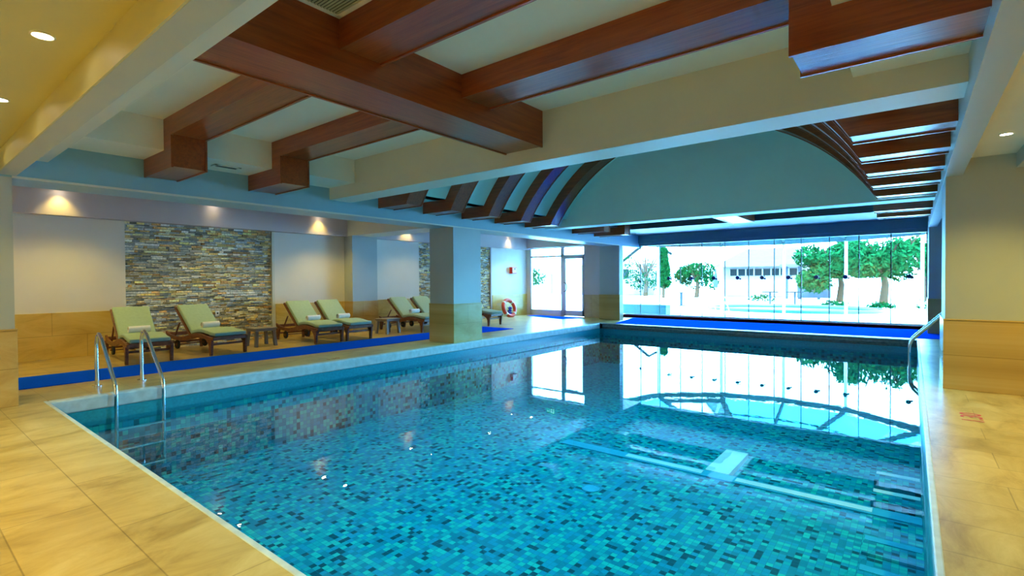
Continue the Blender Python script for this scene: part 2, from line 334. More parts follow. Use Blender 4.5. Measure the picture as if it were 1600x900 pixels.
# stacked ledge-stone panels: one mesh of individual stones per panel
def stone_panel(name, y0, y1, z1, label):
    v, f, cols = [], [], []
    pal = [(.36, .33, .22), (.45, .36, .15), (.30, .31, .28), (.52, .42, .20), (.24, .26, .27), (.58, .50, .34), (.40, .25, .10), (.50, .52, .50), (.20, .19, .16), (.33, .36, .36)]
    z = 0.0
    while z < z1:
        h = min(random.choice((.020, .030, .040, .050)), z1-z+.001); y = y0-random.random()*.1
        while y < y1:
            L = random.uniform(.05, .24); a, b_ = max(y, y0)+.002, min(y+L, y1)-.002
            if b_-a > .01:
                d = random.uniform(.0, .045); k = len(v); x0, x1 = WX-.13, WX-.075+d; g = .004
                v += [(x0, a, z+g), (x1, a, z+g), (x1-random.uniform(0, .012), b_, z+g), (x0, b_, z+g), (x0, a, z+h-g), (x1-random.uniform(0, .012), a, z+h-g), (x1, b_, z+h-g), (x0, b_, z+h-g)]
                q = [(0, 3, 2, 1), (4, 5, 6, 7), (0, 1, 5, 4), (1, 2, 6, 5), (2, 3, 7, 6), (3, 0, 4, 7)]
                f += [tuple(i+k for i in t) for t in q]; cc = random.choice(pal); s_ = random.uniform(.9, 2.9); cols += [tuple(min(1, c_*s_) for c_ in cc)]*6
            y += L
        z += h
    me = bpy.data.meshes.new(name); me.from_pydata(v, [], f)
    at_ = me.attributes.new('stone', 'FLOAT_COLOR', 'FACE')
    for k, c_ in enumerate(cols): at_.data[k].color = (*c_, 1)
    m, nt, n, l, b = newmat('ledge_stone'); a = n.new('ShaderNodeAttribute'); a.attribute_name = 'stone'
    mp = coords(n, l); nz = n.new('ShaderNodeTexNoise'); nz.inputs['Scale'].default_value = 25; nz.inputs['Detail'].default_value = 5; l.new(mp.outputs[0], nz.inputs[0])
    r = ramp(n, [(.3, (.6, .6, .6)), (.7, (1.25, 1.2, 1.1))]); l.new(nz.outputs[0], r.inputs[0]); mx = n.new('ShaderNodeMixRGB'); mx.blend_type = 'MULTIPLY'; mx.inputs[0].default_value = 1
    l.new(a.outputs[0], mx.inputs[1]); l.new(r.outputs[0], mx.inputs[2]); l.new(mx.outputs[0], b.inputs['Base Color']); b.inputs['Roughness'].default_value = .75
    bp = n.new('ShaderNodeBump'); bp.inputs['Strength'].default_value = .4; bp.inputs['Distance'].default_value = .01; l.new(nz.outputs[0], bp.inputs['Height']); l.new(bp.outputs[0], b.inputs['Normal'])
    o = link(name, me, m); return tag(o, label, 'stone wall', kind='structure')
stone_panel('wall_left_stone', 3.27, 6.36, 2.75, 'stacked ledge stone wall panel behind the first loungers')
stone_panel('wall_left_stone', 11.3, 14.96, 2.78, 'stacked ledge stone wall panel beyond the middle column')
# piers and beams between the bays of the lounging side
ST(B('wall_left_pier', (WX, 8.47, 0), (-12.5, 9.32, 3.15), 'paint')); ST(B('wall_left_pier_base', (WX, 8.455, 0), (-12.48, 9.335, .885), 'marble', bevel=.004))
ST(B('beam_bay_cross', (-12.7, 8.45, 2.76), (-9.13, 9.25, 3.3), 'beam'))
ST(B('beam_bay_end', (-12.7, 17.08, 2.80), (-9.13, 17.42, 3.3), 'bulk'))
ST(B('ceiling_left_bay', (-13.2, -5, 3.26), (-9.05, 17.5, 3.46), 'bulk'))

# columns (paint shaft, marble base)
def column(x0, x1, y0, y1, ztop=2.706, cap='.'):
    e = empty('column', (0, 0, 0), kind='structure')
    B('shaft', (x0, y0, .9), (x1, y1, ztop), 'paint', e)
    MB().box((x0-.018, y0-.018, 0), (x1+.018, y1+.018, .9)).build('marble_base', 'marble', e, bevel=.004)
    B('base_cap', (x0-.024, y0-.024, .9), (x1+.024, y1+.024, .915), 'marble', e, bevel=.004)
    return e
column(-9.13, XL, .10, 1.03); column(-9.13, XL, 8.34, 9.28); column(-9.13, XL, 16.8, 17.05)
column(XR+.01, 3.2, 8.72, 9.70, 2.985); column(XR+.01, 1.12, 17.02, 17.9, 2.98)
# long edge beams over the two column lines
lb = MB().box((-9.02, -5, 2.705), (XL, 18.6, 3.35)).box((-9.02, -5, 3.3), (XL, 18.6, 5.4))
ST(lb.build('beam_left_edge', 'fascia')); ST(B('trim_6', (XL-.02, 1.03, 2.70), (XL+.012, 16.8, 2.725), 'beam'))
ST(B('beam_right_edge', (XR, -5, 2.77), (.505, 17.02, 5.4), 'paint'))
# front beams and front ceiling
ST(B('beam_front', (XL, .912, 2.73), (XR, 1.07, 3.6), 'paint')); ST(B('trim_12', (XL, .90, 2.732), (XR, .912, 3.0), 'front')); ST(B('beam_front_inner', (XL, 1.07, 2.94), (XR, 1.35, 3.6), 'beam'))
ST(B('ceiling_front', (XL, -5, 2.96), (3.2, .905, 3.2), 'front'))
ST(B('ceiling_right', (.505, .905, 2.98), (3.2, 18.7, 3.2), 'ceil'))
ST(B('beam_right_bay', (1.0, .905, 2.80), (1.5, 8.72, 3.0), 'paint'))
# bay 1 : flat coffer with side bulkheads
b1 = MB().box((XL, 1.35, 3.155), (-7.55, 5.18, 3.75)).box((-.40, 1.35, 3.155), (XR, 5.18, 3.75)).box((-7.56, 1.35, 3.55), (-.39, 5.18, 3.75))
ST(b1.build('ceiling_near_coffer', 'ceil'))
ST(B('beam_cross_near', (XL, 5.18, 2.94), (XR, 5.62, 5.4), 'beam'))
# bay 2 : barrel vault
CX, CZ, RV, RO = -4.0, .87, 4.29, 4.04
def arc(r, z0, n_=40):
    a0 = math.asin((z0-CZ)/r); return [(CX-r*math.cos(a0+(math.pi-2*a0)*k/n_), CZ+r*math.sin(a0+(math.pi-2*a0)*k/n_)) for k in range(n_+1)]
va = arc(RV, 3.155); vb = arc(RV+.25, 3.155)
v2 = MB().band(va, vb, 5.62, 12.1)
v2.box((XL, 5.62, 3.155), (va[0][0], 12.1, 3.4)).box((va[-1][0], 5.62, 3.155), (XR, 12.1, 3.4))
ST(v2.build('ceiling_vault', 'vault', smooth=True))
ST(B('beam_cross_far', (XL, 12.1, 2.94), (XR, 12.6, 5.4), 'vault'))
ST(B('trim_7', (XL, 12.085, 2.935), (XR, 12.1, 2.955), 'white'))
# bay 3
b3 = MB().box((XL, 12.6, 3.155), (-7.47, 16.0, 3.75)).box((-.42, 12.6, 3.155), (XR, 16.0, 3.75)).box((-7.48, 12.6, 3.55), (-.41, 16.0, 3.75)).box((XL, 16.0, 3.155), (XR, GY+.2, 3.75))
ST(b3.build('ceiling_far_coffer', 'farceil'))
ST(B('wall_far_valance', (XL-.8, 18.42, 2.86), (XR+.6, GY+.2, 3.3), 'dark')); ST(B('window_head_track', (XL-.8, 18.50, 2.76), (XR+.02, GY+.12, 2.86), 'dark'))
ST(B('roof', (-13.2, -5.2, 5.3), (3.4, 18.8, 5.5), 'panel'))
rf = MB().box((-13.2, -5.2, 3.46), (-9.0, 18.8, 3.6)).box((.5, -5.2, 3.2), (3.4, 18.8, 3.4)).box((-9, -5.2, 3.2), (.5, .9, 3.4)).box((-9, 18.4, 3.6), (.5, 18.8, 5.4)).box((-9, .8, 3.4), (.5, .95, 5.4))
ST(rf.build('roof_deck', 'panel'))
ST(B('wall_far_pier', (-10.05, 17.28, 0), (-9.16, 18.8, 3.3), 'bulk')); ST(B('wall_far_pier_base', (-10.06, 17.26, 0), (-9.16, 17.3, .885), 'marble_x'))
ST(B('wall_far_right', (XR+.01, 17.9, 0), (3.3, 18.8, 3.3), 'dark')); ST(B('wall_far_right_base', (XR-.005, 17.0, 0), (XR+.02, 18.6, .9), 'marble'))

# ------------------------------------------------------------------ wooden ceiling ribs
def rib(y, w_, kind, label, group):
    def paths(d, e):
        if kind == 'vault':
            o = arc(RO+d, 2.905+d); i = arc(RV+.0-e, 3.153)
            return [(XL, 2.905+d)]+o+[(XR, 2.905+d)], [(XL, 3.153)]+i+[(XR, 3.153)]
        xa, xb = (-7.30, -.64) if kind == 'near' else (-7.22, -.67); ba, bb = (-7.55, -.40) if kind == 'near' else (-7.47, -.42)
        o = [(XL, 2.905+d), (xa-d, 2.905+d), (xa-d, 3.31+d), (xb+d, 3.31+d), (xb+d, 2.905+d), (XR, 2.905+d)]
        i = [(XL, 3.153), (ba+e, 3.153), (ba+e, 3.548), (bb-e, 3.548), (bb-e, 3.153), (XR, 3.153)]
        return o, i
    root = empty('ceiling_rib', (0, y, 0), 0, label, 'ceiling beam', group)
    o, i = paths(0, .002)
    for ya in (0, w_-.025): MB().band(o, i, ya, ya+.025).build('side_board', 'woodx', root, smooth=(kind == 'vault'))
    o2, i2 = paths(.014, .01); o3, i3 = paths(.035, .01)
    MB().band(o2, o3, .025, w_-.025).build('soffit_board', 'woodx', root, smooth=(kind == 'vault'))
    return root
rib(2.34, .42, 'near', 'stepped mahogany ceiling rib nearest the viewer, ahead of the air vent grille', 'mahogany ribs of the near coffer')
rib(3.74, .46, 'near', 'stepped mahogany ceiling rib just before the near cream crossbeam', 'mahogany ribs of the near coffer')
for y, lb_ in ((6.25, 'first arched mahogany rib behind the near cream crossbeam'), (7.42, 'second arched mahogany rib of the vault'), (8.62, 'third arched mahogany rib, in the middle of the vault'),
               (9.82, 'fourth arched mahogany rib of the vault'), (11.10, 'last arched mahogany rib, right in front of the teal vault end wall')):
    rib(y, .40, 'vault', lb_, 'arched mahogany ribs of the vault')
rib(13.55, .40, 'far', 'short stepped mahogany rib just beyond the vault end wall', 'mahogany ribs of the far coffer')
rib(14.95, .40, 'far', 'stepped mahogany rib closest to the glass wall', 'mahogany ribs of the far coffer')
def spine(y0, y1, z0, z1, label):
    root = empty('ceiling_spine_beam', (0, 0, 0), 0, label, 'ceiling beam', 'mahogany spine beams')
    for x in (-4.20, -3.625): B('side_board', (x, y0, z0), (x+.025, y1, z1), 'woody', root)
    B('soffit_board', (-4.18, y0, z0+.014), (-3.62, y1, z0+.035), 'woody', root)
spine(1.35, 5.178, 3.10, 3.55, 'wide mahogany spine beam crossing the ribs of the near coffer')
spine(5.62, 12.098, 4.68, 5.15, 'mahogany spine beam along the crown of the vault')
spine(12.6, 15.95, 3.10, 3.55, 'mahogany spine beam seen below the vault end wall, near the glass wall')

# ------------------------------------------------------------------ vents
def vent(name, loc, sx_, sy_, nsl, label, along='y', slat='grille'):
    r = empty(name, loc, 0, label, 'air vent')
    f_ = MB(); t = .035
    f_.box((-sx_/2, -sy_/2, -.012), (sx_/2, -sy_/2+t, 0)).box((-sx_/2, sy_/2-t, -.012), (sx_/2, sy_/2, 0)).box((-sx_/2, -sy_/2, -.012), (-sx_/2+t, sy_/2, 0)).box((sx_/2-t, -sy_/2, -.012), (sx_/2, sy_/2, 0))
    f_.build('frame', 'ceil', r); B('backing', (-sx_/2+t, -sy_/2+t, -.003), (sx_/2-t, sy_/2-t, -.001), 'vdark', r)
    s_ = MB()
    for k in range(nsl):
        if along == 'x':
            y = -sy_/2+t+(k+.5)*(sy_-2*t)/nsl; s_.bar((-sx_/2+t, y, -.008), (sx_/2-t, y, -.008), (sy_-2*t)/nsl*.6, .004)
        else:
            x = -sx_/2+t+(k+.5)*(sx_-2*t)/nsl; s_.bar((x, -sy_/2+t, -.008), (x, sy_/2-t, -.008), (sx_-2*t)/nsl*.6, .004)
    s_.build('slats', slat, r)
vent('ceiling_vent', (-3.08, 1.90, 3.549), .98, .84, 30, 'large beige slatted return air grille in the near coffer ceiling', 'x')
vent('ceiling_vent', (-7.93, 3.25, 3.154), .16, .36, 4, 'small dark slot vent under the left bulkhead between two ribs', 'y', 'vdark')

# ------------------------------------------------------------------ glass wall
xs = [-9.13, -8.315, -7.538, -6.75, -5.955, -5.158, -4.382, -3.59, -2.805, -2.03, -1.267, -.487, XR]
for k in range(12):
    a, b_ = xs[k], xs[k+1]
    e = empty('window_%d' % (k+1), (0, 0, 0), kind='structure')
    B('pane', (a+.006, GY-.006, .10), (b_-.006, GY+.006, 2.78), 'glass', e)
    B('edge_seal', (b_-.014, GY-.012, .10), (b_+.014, GY+.012, 2.78), 'seal', e)
    B('bottom_rail', (a, GY-.02, .10), (b_, GY+.02, .125), 'alu', e)
    if k >= 2 and k != 10:
        kx = a+.42 if k > 2 else a+.36
        MB().cyl((kx, GY-.05, 1.50), (kx, GY-.006, 1.50), .065, 16).build('knob', 'knob', e, smooth=True)
        for dx, dz in ((.085, -.035), (.075, .05)): MB().cyl((kx+dx, GY-.02, 1.5+dz), (kx+dx, GY-.006, 1.5+dz), .032 if dz < 0 else .018, 12).build('lock', 'knob', e, smooth=True)
    if k == 0: MB().cyl((b_, GY-.05, 1.38), (b_, GY-.01, 1.38), .05, 16).build('knob', 'seal', e, smooth=True)
ST(B('threshold', (XL-.6, 18.20, 0), (XR, GY+.12, .10), 'maroon'))
ST(B('trim_8', (-9.13, GY-.03, 0.03), (-9.07, GY+.03, 2.78), 'white'))
# door wall at the end of the lounging side
dw = empty('door_1', (0, 0, 0), kind='structure')
Yd = 17.30
fr_ = MB()
for x0, x1 in ((-12.72, -12.66), (-11.16, -11.02), (-10.10, -10.05)): fr_.box((x0, Yd, 0), (x1, Yd+.07, 2.82))
for z0, z1 in ((2.40, 2.47), (2.77, 2.82)): fr_.box((-12.72, Yd, z0), (-10.05, Yd+.07, z1))
fr_.box((-12.72, Yd, 0), (-11.10, Yd+.07, .24))
fr_.build('frame', 'alu', dw)
lf = MB().box((-11.02, Yd-.02, .02), (-10.94, Yd+.04, 2.40)).box((-10.17, Yd-.02, .02), (-10.10, Yd+.04, 2.40)).box((-11.02, Yd-.02, 2.31), (-10.10, Yd+.04, 2.40)).box((-11.02, Yd-.02, .02), (-10.10, Yd+.04, .24))
lf = lf.build('door_leaf', 'alu', dw)
B('pane', (-10.94, Yd+.005, .24), (-10.17, Yd+.015, 2.31), 'glass', dw); B('pane', (-12.66, Yd+.03, .24), (-11.16, Yd+.04, 2.40), 'glass', dw)
B('pane', (-12.66, Yd+.03, 2.47), (-10.10, Yd+.04, 2.77), 'glass', dw)
MB().tube([(-10.98, Yd-.02, 1.00)]+[(-10.98+.13*math.sin(t), Yd-.06, 1.18-.18*math.cos(t)) for t in [math.pi*q/10 for q in range(11)]]+[(-10.98, Yd-.02, 1.36)], .014, 10).build('pull_handle', 'vdark', dw, smooth=True)
ST(B('wall_far_left', (-12.95, 17.30, 0), (-12.72, 17.5, 3.1), 'panel'))

# ------------------------------------------------------------------ mats
def carpet(pts, label):
    o = MB().add([(x, y, .002) for x, y in pts]+[(x, y, .012) for x, y in pts], [(0, 1, 2, 3), (7, 6, 5, 4), (0, 4, 5, 1), (1, 5, 6, 2), (2, 6, 7, 3), (3, 7, 4, 0)]).build('blue_mat', 'mat')
    return tag(o, label, 'mat')
carpet([(-10.72, -.4), (-9.55, -.4), (-9.38, 11.9), (-10.6, 11.9)], 'long royal blue carpet runner in front of the loungers')
carpet([(-7.75, 15.33), (.85, 15.6), (.85, 18.18), (-8.3, 17.9)], 'blue carpet runner along the foot of the glass wall')
carpet([(-12.5, 16.75), (-10.3, 15.9), (-9.9, 16.8), (-12.1, 17.15)], 'small blue doormat in front of the glass door')

# ------------------------------------------------------------------ sun loungers
def lounger():
    root = empty('sun_lounger', (0, 0, 0))
    W = .33
    def prof(pts_top, pts_bot): return pts_top+pts_bot[::-1]
    top = [(-.99, .405), (-.93, .385), (-.80, .345), (-.60, .318), (-.35, .315), (-.12, .345), (.10, .395), (.30, .425), (.45, .425), (.62, .40), (.80, .372), (.97, .365)]
    bot = [(-.985, .365), (-.93, .30), (-.80, .255), (-.60, .240), (-.35, .235), (-.12, .25), (.10, .285), (.30, .325), (.45, .335), (.62, .325), (.80, .312), (.97, .305)]
    for s_ in (-1, 1):
        y = s_*W
        MB().prism(prof(top, bot), y-.02, y+.02).build('side_rail', 'teak', root, bevel=.006)
        MB().prism([(.68, .33), (.93, .32), (.915, .20), (.895, 0), (.835, 0), (.825, .18), (.79, .25)], y-.024+s_*.01, y+.024+s_*.01).build('leg', 'teak', root, bevel=.006)
        MB().prism([(-.95, .30), (-.80, .26), (-.84, .12), (-.87, .0), (-.93, .0), (-.94, .15)], y-.024+s_*.01, y+.024+s_*.01).build('leg', 'teak', root, bevel=.006)
        MB().bar((-.50, y*.86, .60), (-.72, y*.86, .30), .03, .02).build('back_strut', 'teak', root, bevel=.003)
    for s_ in (-1, 1):
        wh = MB().cyl((-.62, s_*(W-.07), .13), (-.62, s_*(W-.03), .13), .095, 24).build('wheel', 'black', root, bevel=.01, smooth=True)
        MB().cyl((-.62, s_*(W-.075), .13), (-.62, s_*(W-.025), .13), .03, 16).build('hub', 'teak', wh, smooth=True)
        MB().bar((-.62, s_*(W-.05), .13), (-.62, s_*(W-.05), .27), .03, .03).build('wheel_bracket', 'teak', root)
    MB().box((.93, -W, .30), (.96, W, .375)).build('end_rail', 'teak', root, bevel=.006)
    MB().box((-.98, -W, .30), (-.95, W, .37)).build('end_rail', 'teak', root, bevel=.006)
    B('stretcher', (.83, -W, .20), (.87, W, .24), 'teak', root); B('stretcher', (-.89, -W, .14), (-.86, W, .18), 'teak', root); MB().bar((-.62, -W, .13), (-.62, W, .13), .02, .02).build('axle', 'teak', root)
    sl = MB()
    for k in range(10):
        x = .06+k*.093; z = .37 if x < .2 else (.405 if x < .55 else .362); sl.box((x, -W+.02, z-.02), (x+.055, W-.02, z))
    sl.build('seat_slats', 'teak', root)
    # backrest: leans from the seat joint up and back
    A, T = Vector((-.02, 0, .36)), Vector((-.62, 0, .90)); d = (T-A).normalized(); nrm = Vector((d.z, 0, -d.x))
    bf = MB()
    for s_ in (-1, 1): bf.bar(A+Vector((0, s_*.30, 0)), T+Vector((0, s_*.30, 0)), .035, .05, nrm)
    for k in range(9):
        p = A+(T-A)*(k+.5)/9; bf.bar(p+Vector((0, -.30, 0)), p+Vector((0, .30, 0)), .035, .018, nrm)
    bf.bar(T+Vector((0, -.32, 0)), T+Vector((0, .32, 0)), .05, .05, nrm)
    bf.build('backrest', 'teak', root, bevel=.004)
    def cush(path, th, w2, name):
        """a padded slab following an XZ path"""
        o = []; n_ = len(path)
        for k in range(n_):
            d_ = (Vector(path[min(k+1, n_-1)])-Vector(path[max(k-1, 0)])).normalized(); o.append((path[k][0]-d_.y*th, path[k][1]+d_.x*th))
        return MB().band(path, o, -w2, w2).build(name, 'cushion', root, bevel=.022, smooth=True, seg=3)
    cush([(.0, .385), (.12, .405), (.30, .435), (.45, .437), (.62, .415), (.80, .388), (.96, .380)], .075, .31, 'seat_cushion')
    p0, p1 = A+nrm*.03, T+nrm*.03
    MB().add([p0+Vector((0, -.30, 0)), p0+Vector((0, .30, 0)), p1+Vector((0, .30, 0)), p1+Vector((0, -.30, 0)),
              p0+nrm*.085+Vector((0, -.30, 0)), p0+nrm*.085+Vector((0, .30, 0)), p1+nrm*.085+Vector((0, .30, 0)), p1+nrm*.085+Vector((0, -.30, 0))],
             [(0, 1, 2, 3), (7, 6, 5, 4), (0, 4, 5, 1), (1, 5, 6, 2), (2, 6, 7, 3), (3, 7, 4, 0)]).build('back_cushion', 'cushion', root, bevel=.022, smooth=True, seg=3)
    return root
def towel():
    pts = []; n_ = 46
    for k in range(n_+1):
        t = k/n_; a = t*2*math.pi*3.2; r = .018+.042*t; pts.append((r*math.cos(a), r*math.sin(a)))
    o = MB(); w2 = .17
    v = []; th = .0055
    for y in (-w2, w2):
        for k, (x, z) in enumerate(pts):
            m_ = 1+th/max(.02, math.hypot(x, z)); v.append((x, y, z)); v.append((x*m_, y, z*m_))
    n2 = 2*(n_+1); f = []
    for k in range(n_):
        a = 2*k; f += [(a, a+2, a+3, a+1), (n2+a+1, n2+a+3, n2+a+2, n2+a), (a, n2+a, n2+a+2, a+2), (a+1, a+3, n2+a+3, n2+a+1)]
    f += [(0, 1, n2+1, n2), (2*n_, n2+2*n_, n2+2*n_+1, 2*n_+1)]
    me = o.add(v, f).build('rolled_towel', 'towel', smooth=True)
    return me
L0 = lounger(); T0 = towel()
spots = [(-11.72, 3.15, -4, 'green cushioned wooden sun lounger nearest the pool ladder, first of the row'),
         (-11.74, 4.36, 6, 'green cushioned wooden sun lounger in front of the stone panel, second of the row'),
         (-11.70, 6.68, 0, 'green cushioned wooden sun lounger just past the first side table'),
         (-11.68, 7.50, 0, 'green cushioned wooden sun lounger in front of the painted wall pier, fourth of the row'),
         (-11.70, 9.88, 2, 'green cushioned wooden sun lounger just past the second side table'),
         (-11.70, 10.75, 0, 'green cushioned wooden sun lounger partly hidden by the middle column'),
         (-11.52, 12.45, 6, 'green cushioned wooden sun lounger farthest away, its foot showing right of the middle column')]
tl = ['rolled white towel on the lounger nearest the pool ladder', 'rolled white towel on the lounger before the stone panel', 'rolled white towel on the lounger past the first side table',
      'rolled white towel on the lounger before the wall pier', 'rolled white towel on the lounger past the second side table']
for k, (x, y, a, lb_) in enumerate(spots):
    o = L0 if k == 0 else copy_tree(L0)
    o.location = (x, y, 0); o.rotation_euler = (0, 0, math.radians(a)); tag(o, lb_, 'sun lounger', 'sun loungers along the wall')
    if k < 5:
        t = T0 if k == 0 else copy_tree(T0)
        ca, sa = math.cos(math.radians(a)), math.sin(math.radians(a)); px, py = .215, -.02
        t.location = (x+px*ca-py*sa, y+px*sa+py*ca, .575); t.rotation_euler = (0, 0, math.radians(a+3)); tag(t, tl[k], 'towel', 'rolled towels on the loungers')
# side tables
def side_table():
    r = empty('side_table', (0, 0, 0))
    MB().box((-.25, -.25, .385), (.25, .25, .42)).box((-.235, -.235, .34), (.235, .235, .386)).build('table_top', 'stool', r, bevel=.012)
    for sx_ in (-1, 1):
        for sy_ in (-1, 1):
            MB().add([(sx_*a_, sy_*b_, z) for z, q in ((0, .255), (.36, .225)) for a_, b_ in ((q-.07, q-.07), (q, q-.07), (q, q), (q-.07, q))],
                     [(0, 1, 2, 3), (4, 5, 6, 7), (0, 1, 5, 4), (1, 2, 6, 5), (2, 3, 7, 6), (3, 0, 4, 7)]).build('leg', 'stool', r, bevel=.008)
    return r
t1 = side_table(); t1.location = (-11.66, 5.48, 0); tag(t1, 'low taupe plastic side table before the stone panel', 'side table', 'side tables between the loungers')
t2 = copy_tree(t1, (-11.52, 8.93, 0), math.radians(3)); tag(t2, 'low taupe plastic side table in front of the wall pier, nearer the middle column')

# ------------------------------------------------------------------ pool ladders
def smooth_path(pts, n_=6, r=.12):
    P = [Vector(p) for p in pts]; out = [P[0]]
    for k in range(1, len(P)-1):
        a, b_, c_ = P[k-1], P[k], P[k+1]; rr = min(r, (a-b_).length*.45, (c_-b_).length*.45)
        s_, e_ = b_+(a-b_).normalized()*rr, b_+(c_-b_).normalized()*rr
        for j in range(n_+1):
            t = j/n_; out.append(s_*(1-t)**2+b_*2*t*(1-t)+e_*t*t)
    out.append(P[-1]); return out
def ladder(name, label, loc, rz, sep):
    r = empty(name, loc, rz, label, 'ladder')
    for y in (-sep/2, sep/2):
        rail = MB().tube(smooth_path([(0, y, 0), (0, y, .60), (.10, y, .76), (.24, y, .70), (.86, y, .14), (.90, y, .02), (.90, y, -1.05)], 6, .11), .024, 14).build('rail', 'steel', r, smooth=True)
        MB().cyl((0, y, 0), (0, y, .012), .06, 24).build('floor_flange', 'steel', rail, smooth=True)
    for z in (-.45, -.72, -.98):
        MB().box((.86, -sep/2, z-.012), (.98, sep/2, z+.012)).build('step', 'steel', r, bevel=.006)
    return r
ladder('pool_ladder', 'steel pool ladder with twin handrails at the near left corner of the pool', (-9.02, 2.20, 0), 0, .53)
LR = ladder('pool_ladder', 'steel pool ladder rail at the far right corner of the pool', (.86, 13.5, 0), math.pi, .5)
LR.scale = (1, 1, 1.22)

# ------------------------------------------------------------------ life ring, alarm, exit sign
ring = empty('life_ring', (-12.60, 15.72, .36), math.radians(-6), 'orange and white life ring with blue rope leaning on the far wall', 'life ring')
rg = MB().tube([(.12*math.cos(t)-0.12*0, .31*math.sin(t), .31*math.cos(t)) if 0 else (-.10*math.cos(t), .31*math.sin(t), .31*math.cos(t)) for t in [2*math.pi*k/36 for k in range(36)]], .074, 16, True).build('ring_body', 'orange', ring, smooth=True)
for a in (45, 135, 225, 315):
    q = [math.radians(a-6+12*j/5) for j in range(6)]
    MB().tube([(-.10*math.cos(t), .31*math.sin(t), .31*math.cos(t)) for t in q], .077, 16).build('white_band', 'white', rg, smooth=True)
random.seed(3)
rp = []
for k in range(60):
    t = k/59; rp.append((.03+.05*math.sin(k*1.3), .02+.11*math.cos(k*.9)*(1-.4*t), -.33+.38*t+.02*math.sin(k*2.1)))
MB().tube(rp, .016, 8).build('rope', 'rope', ring, smooth=True)
al = empty('fire_alarm_box', (WX, 16.28, 1.87), 0, 'small red fire alarm box on the pale far left wall', 'alarm box')
B('casing', (0, -.15, -.13), (.14, .15, .13), 'red', al, .008); fp = B('front_plate', (.14, -.12, -.10), (.146, .12, .10), 'white', al, .002); B('call_window', (.146, -.02, .03), (.15, .06, .085), 'black', fp)
so = empty('wall_socket', (WX-.03, 5.05, .72), 0, 'small white wall socket on the stone panel behind the second lounger', 'socket')
sp2 = B('face_plate', (0, -.045, -.06), (.02, .045, .06), 'white', so, .004); B('outlet', (.02, -.018, -.02), (.022, .018, .02), 'vdark', sp2)
ex = empty('exit_sign', (-11.3, 16.7, 3.13), 0, 'green emergency exit sign hanging below the bay ceiling by the door', 'sign')
B('panel', (-.20, -.012, -.085), (.20, .012, .085), 'exitg', ex)
for s_ in (-1, 1): MB().cyl((s_*.15, 0, .085), (s_*.15, 0, .13), .005, 8).build('hanger', 'steel', ex)
pic = MB()
pic.box((.05, -.016, -.07), (.07, -.012, .07)).box((.15, -.016, -.07), (.17, -.012, .07)).box((.05, -.016, .055), (.17, -.012, .07)).box((-.16, -.016, -.01), (-.06, -.012, .01))
pic.add([(-.17, -.014, 0), (-.13, -.014, .035), (-.13, -.014, -.035)], [(0, 1, 2)]).bar((.0, -.014, .01), (.02, -.014, -.06), .014, .004).bar((.0, -.014, .01), (-.03, -.014, -.05), .014, .004).bar((.0, -.014, .05), (.0, -.014, .0), .02, .004)
pic.build('pictogram', 'exitw', ex)

# ------------------------------------------------------------------ stencilled depth marks on the deck
def stencil(txt, loc, rz, size, mat, label):
    cu = bpy.data.curves.new('stencil', 'FONT'); cu.body = txt; cu.size = size; cu.extrude = .0006; cu.align_x = 'CENTER'; cu.align_y = 'CENTER'
    o = bpy.data.objects.new('depth_marking', cu); COL.objects.link(o); o.location = loc; o.rotation_euler = (0, 0, rz); cu.materials.append(M_[mat])
    bpy.context.view_layer.update(); me = bpy.data.meshes.new_from_object(o.evaluated_get(bpy.context.evaluated_depsgraph_get()))
    q = bpy.data.objects.new('depth_marking', me); COL.objects.link(q); q.location = loc; q.rotation_euler = (0, 0, rz); bpy.data.objects.remove(o); o = q
    return tag(o, label, 'marking')
stencil('1.30', (.50, 7.05, .0015), math.radians(90), .25, 'redink', 'red stencilled depth number on the right deck')
stencil('1.30', (-8.55, 5.35, .0015), math.radians(90), .16, 'redink', 'small faded red depth number on the left deck')

# ------------------------------------------------------------------ downlights
DL = None
def downlight(x, y, z, energy, label, group, angle=110, col=WARM):
    global DL
    if DL is None:
        DL = empty('downlight', (x, y, z))
        MB().tube([(.055*math.cos(t), .055*math.sin(t), -.003) for t in [2*math.pi*k/20 for k in range(20)]], .007, 8, True).build('trim_ring', 'white', DL, smooth=True)
        MB().cyl((0, 0, -.006), (0, 0, -.002), .048, 20).build('lens', 'lamp', DL)
        o = DL
    else: o = copy_tree(DL, (x, y, z))
    tag(o, label, 'downlight', group)
    light('downlight_lamp', 'SPOT', (x, y, z-.02), energy, col, .05, (0, 0, 0), angle=angle, blend=.7)
ORD = ['nearest', 'second', 'third', 'fourth', 'fifth', 'sixth']
for k, y in enumerate((2.2, 4.9, 7.55, 10.6, 13.3, 15.8)):
    downlight(-12.57, y, 3.26, 45 if k in (0, 2, 3, 5) else 3, 'round downlight close to the left wall, %s from the viewer' % ORD[k], 'downlights of the lounging bays', 95)
    downlight(-11.6, y+.02, 3.26, 130 if k < 3 else 65, 'round downlight over the loungers, %s from the viewer' % ORD[k], 'downlights of the lounging bays', 120)
for k, (x, y) in enumerate(((-5.85, .66), (-4.15, .66), (-2.4, .66), (-7.5, .66), (-.7, .66), (1.0, .66))):
    downlight(x, y, 2.96, 55, ('left of the two bright round downlights in the yellow front ceiling', 'right of the two bright round downlights in the yellow front ceiling', 'front ceiling downlight above the near deck',
        'front ceiling downlight by the left column', 'front ceiling downlight over the right deck', 'front ceiling downlight over the right bay')[k], 'downlights of the front ceiling', 100)
